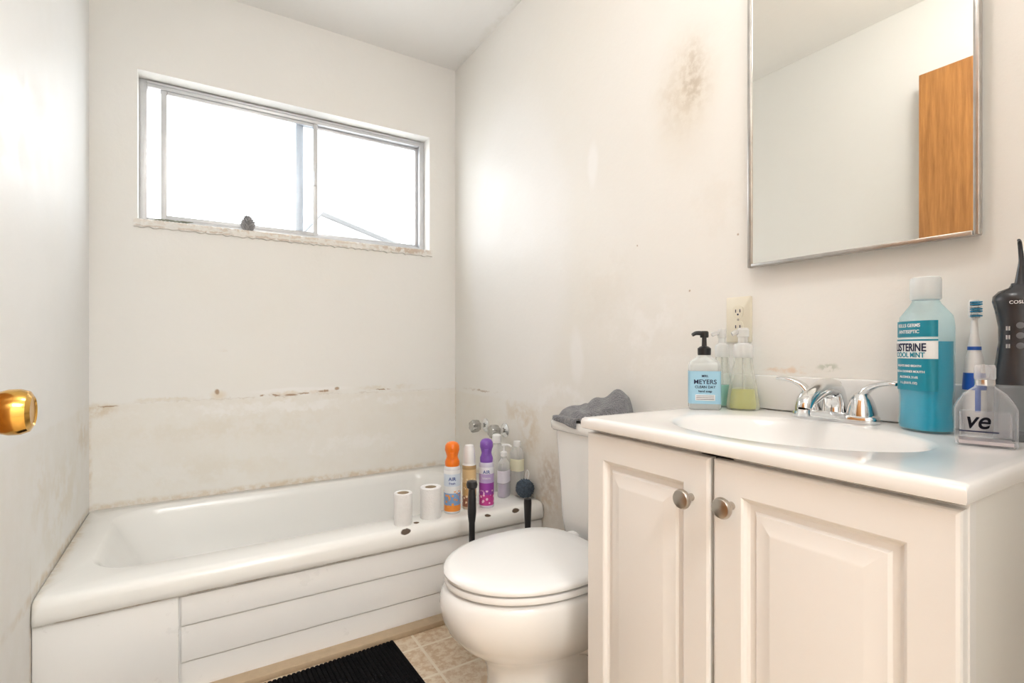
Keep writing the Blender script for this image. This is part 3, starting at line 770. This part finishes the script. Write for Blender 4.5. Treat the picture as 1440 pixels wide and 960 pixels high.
# water flosser
m_fl = mat('flosser_black', (.035, .038, .045), .25, var=.1)
m_res = clear_mat('flosser_reservoir', (.72, .74, .76), .25, (.44, .46, .48), .08)
wf = empty('water_flosser', (1.118, .258, ZT + .0005), math.atan2(-1.118, .258))
K = .93
loft('reservoir', [circ(.031 * K, .026, 0, p=2.8), circ(.034 * K, .029, .005, p=2.8), circ(.0335 * K, .0285, .09, p=2.8)], m_res, wf)
loft('reservoir_base', [circ(.0345 * K, .0295, .0, p=2.8), circ(.035 * K, .030, .004, p=2.8), circ(.0345 * K, .0295, .010, p=2.8)], m_res, wf)
loft('body', [circ(.0345 * K, .0295, .088, p=2.8), circ(.035 * K, .030, .094, p=2.8), circ(.0325 * K, .028, .12, p=2.6), circ(.028 * K, .025, .155, p=2.5), circ(.028 * K, .025, .180, p=2.5), circ(.0325 * K, .028, .208, p=2.5), circ(.036 * K, .030, .222, p=2.4),
               circ(.035 * K, .029, .230, p=2.3), circ(.026, .022, .238), circ(.014, .014, .243), circ(.010, .010, .250)], m_fl, wf, ang=40)
tube('nozzle', [(0, 0, .245), (0, 0, .262), (.001, 0, .285), (0, -.001, .303), (-.001, -.007, .314), (-.002, -.014, .317)], [.0085, .0055, .0035, .003, .0028, .002], m_fl, wf)
lathe('nozzle_ring', [(.011, .243), (.012, .246), (.011, .250), (.0, .2505)], m_fl, wf)
for k in range(3): lathe('button', [(.005, 0), (.005, .0015), (0, .002)], mat('flosser_button', (.12, .13, .15), .3), wf, (0, -.0255, .150 + k * .016), (pi / 2, 0, 0), n=16)
text('label_text', 'COSLUS', .007, m_print_white, wf, (0, -.0305, .218))
for k in range(3): text('mode_text', '|||', .007, m_print_white, wf, (-.014, -.0265, .150 + k * .014))

# perfume bottle
m_pglass = clear_mat('perfume_glass', (.98, .98, .985), .08, (.88, .90, .93), .03)
pf = empty('perfume_bottle', (1.010, .272, ZT + .0005), math.radians(-72))
W = .035
loft('glass', [rr_c(W - .003, .019, 0, .006), rr_c(W, .021, .003, .006), rr_c(W, .021, .056, .006), rr_c(W - .003, .0195, .064, .008), rr_c(.024, .016, .078, .010), rr_c(.0125, .0118, .088, .0112), rr_c(.011, .011, .092, .0105)], m_pglass, pf, ang=30)
loft('inner_liquid', [rr_c(W - .006, .014, .014, .006), rr_c(W - .006, .014, .050, .006)], clear_mat('perfume_liquid', (.95, .95, .96), .12, (.84, .84, .87), .05), pf)
lathe('collar', [(.0115, .090), (.012, .092), (.012, .099), (.008, .101), (0, .101)], mat('collar_metal', (.7, .7, .72), .2, 1.0), pf)
lathe('cap', [(.0115, .099), (.0125, .101), (.0125, .116), (.011, .121), (0, .122)], clear_mat('cap_clear', (.95, .95, .96), .25, (.88, .88, .90), .05), pf)
text('label_text', 've', .036, mat('perfume_print', (.01, .01, .015), .9, spec=.05), pf, (-.010, -.0222, .038), sx=.85, shear=.25, off=.012)
box('label_underline', -.030, .014, -.0224, -.0214, .0215, .0233, m_print_dark, pf)
box('foil_base', -W + .005, W - .005, -.0185, .0185, .003, .008, mat('perfume_foil', (.66, .60, .62), .3, .3), pf)

# ------------------------------------------------------------------ mirror cabinet
mc = empty('mirror_cabinet')
MX = 1.150; MY0, MY1, MZ0, MZ1 = .316, .750, 1.153, 1.86
box('box', MX + .006, XR - .001, MY0 + .006, MY1 - .006, MZ0 + .006, MZ1 - .006, mat('cabinet_steel', (.72, .72, .70), .4, .2), mc)
m_mir, nt, p = new_mat('mirror_silver')
p.inputs['Metallic'].default_value = 1; p.inputs['Roughness'].default_value = .012
tc = N(nt, 'ShaderNodeTexCoord'); nn = noise(nt, 3, tc.outputs['Object']); nt.links.new(mixc(nt, nn.outputs['Fac'], (.86, .845, .79), (.85, .835, .78)), p.inputs['Base Color'])
box('glass', MX + .002, MX + .006, MY0 + .008, MY1 - .008, MZ0 + .008, MZ1 - .008, m_mir, mc)
m_fr = mat('mirror_frame_steel', (.62, .60, .57), .30, .8, var=.25, nscale=30)
bm = bmesh.new(); fwm = .009
add_box(bm, MX - .003, MX + .012, MY0, MY0 + fwm, MZ0, MZ1, .002); add_box(bm, MX - .003, MX + .012, MY1 - fwm, MY1, MZ0, MZ1, .002)
add_box(bm, MX - .003, MX + .012, MY0 + fwm, MY1 - fwm, MZ0, MZ0 + fwm, .002); add_box(bm, MX - .003, MX + .012, MY0 + fwm, MY1 - fwm, MZ1 - fwm, MZ1, .002)
finish(bm, 'frame', m_fr, mc)

# outlet
m_ivory = mat('ivory_plastic', (.82, .77, .63), .35)
ol = empty('electrical_outlet', (XR, .795, 1.030))
loft('plate', [rrect(-.058, .058, -.035, .035, .004, 0, 4), rrect(-.058, .058, -.035, .035, .004, .004, 4), rrect(-.055, .055, -.032, .032, .004, .006, 4)], m_ivory, ol, rot=(0, -pi / 2, 0))
for s in (-1, 1):
    loft('socket', [circ(.0165, .0145, .006, p=3, cx=s * .020), circ(.0165, .0145, .0075, p=3, cx=s * .020)], m_ivory, ol, rot=(0, -pi / 2, 0))
    for dy in (-.006, .006): box('slot', -.0085, -.0070, dy - .001, dy + .001, s * .020 - .002, s * .020 + .006, m_print_dark, ol)
    lathe('ground_hole', [(.0025, 0), (.0025, .0006), (0, .0006)], m_print_dark, ol, (-.0076, 0, s * .020 - .007), (0, -pi / 2, 0), n=12)
lathe('screw', [(.003, 0), (.003, .001), (0, .0015)], m_nickel, ol, (-.006, 0, 0), (0, -pi / 2, 0), n=12)

# ------------------------------------------------------------------ open door with brass knob
m_wood, nt, p = new_mat('stained_veneer')
tc = N(nt, 'ShaderNodeTexCoord'); mp = N(nt, 'ShaderNodeMapping'); mp.inputs['Scale'].default_value = (1, 14, .9)
nt.links.new(tc.outputs['Object'], mp.inputs[0])
nn = noise(nt, 5, mp.outputs[0], 8, .65)
cr = N(nt, 'ShaderNodeValToRGB'); cr.color_ramp.elements[0].position = .3; cr.color_ramp.elements[0].color = (.32, .13, .035, 1); cr.color_ramp.elements[1].position = .7; cr.color_ramp.elements[1].color = (.60, .28, .08, 1)
nt.links.new(nn.outputs['Fac'], cr.inputs[0]); nt.links.new(cr.outputs[0], p.inputs['Base Color']); p.inputs['Roughness'].default_value = .45
m_brass = mat('polished_brass', (.72, .42, .10), .16, 1.0, var=.05)
dr = empty('door_1')
box('slab', -.272, -.237, .045, .892, .012, 2.085, m_wood, dr, .002)
box('latch_plate', -.265, -.244, .8915, .893, .86, .92, m_brass, dr)
kp = [(.030, 0), (.030, .004), (.024, .009), (.013, .012), (.0115, .026), (.016, .032), (.0245, .040), (.0275, .050), (.0275, .060), (.0245, .068), (.018, .0715), (.016, .0700), (.010, .0695), (0, .0695)]
lathe('knob', kp, m_brass, dr, (-.237, .832, .880), (0, pi / 2, 0))
lathe('knob', [(r, z * .82) for r, z in kp], m_brass, dr, (-.272, .832, .880), (0, -pi / 2, 0))
for z in (.25, 1.1, 1.85): lathe('hinge', [(.006, 0), (.006, .09), (0, .09)], m_brass, dr, (-.245, .038, z), n=12)

# ------------------------------------------------------------------ lights
m_em, nt, p = new_mat('fill_globe_glow')  # glow for the added fill globe
p.inputs['Base Color'].default_value = (.9, .9, .88, 1); p.inputs['Emission Color'].default_value = (1, .98, .955, 1); p.inputs['Emission Strength'].default_value = 35
cl = empty('added_fill_globe', (.32, .50, ZC))  # added out-of-view globe, brightens walls and ceiling
lathe('globe', [(.0, -.29), (.035, -.285), (.07, -.26), (.092, -.225), (.10, -.19), (.092, -.15), (.07, -.115), (.05, -.095), (.0, -.095)], m_em, cl, n=32, ang=60)
lathe('stem', [(.012, -.096), (.012, -.02), (.06, -.015), (.06, 0), (0, 0)], m_chrome, cl)
def area(nm, loc, rot, sx, sy, e, col, shape='RECTANGLE'):
    L = bpy.data.lights.new(nm, 'AREA'); L.shape = shape; L.size = sx; L.size_y = sy; L.energy = e; L.color = col
    o = bpy.data.objects.new(nm, L); COL.objects.link(o); o.location = loc; o.rotation_euler = rot
    return o
a = area('added_hallway_fill', (.3, -1.0, ZC - .05), (0, 0, 0), .9, .9, 52, (1, .99, .975))  # added soft frontal fill through the doorway, no fixture modelled
a = area('window_portal', ((WX0 + WX1) / 2, YB + T + .01, (WZ0 + WZ1) / 2), (-pi / 2, 0, 0), WX1 - WX0, WZ1 - WZ0, 1, (1, 1, 1))
a.data.cycles.is_portal = True

w = bpy.data.worlds.new('overcast'); S.world = w; w.use_nodes = True
bg = w.node_tree.nodes['Background']; bg.inputs[0].default_value = (.98, .99, 1.0, 1); bg.inputs[1].default_value = 7.0

# ------------------------------------------------------------------ camera
cam = bpy.data.cameras.new('camera'); co = bpy.data.objects.new('camera', cam); COL.objects.link(co)
co.location = (0, 0, .956); co.rotation_euler = (pi / 2, 0, -math.radians(32.0))
cam.sensor_width = 36; cam.lens = 17.875; cam.shift_y = 10 / 1440; cam.clip_start = .01
S.camera = co
S.view_settings.view_transform = 'Standard'; S.view_settings.look = 'None'; S.view_settings.exposure = 0.0
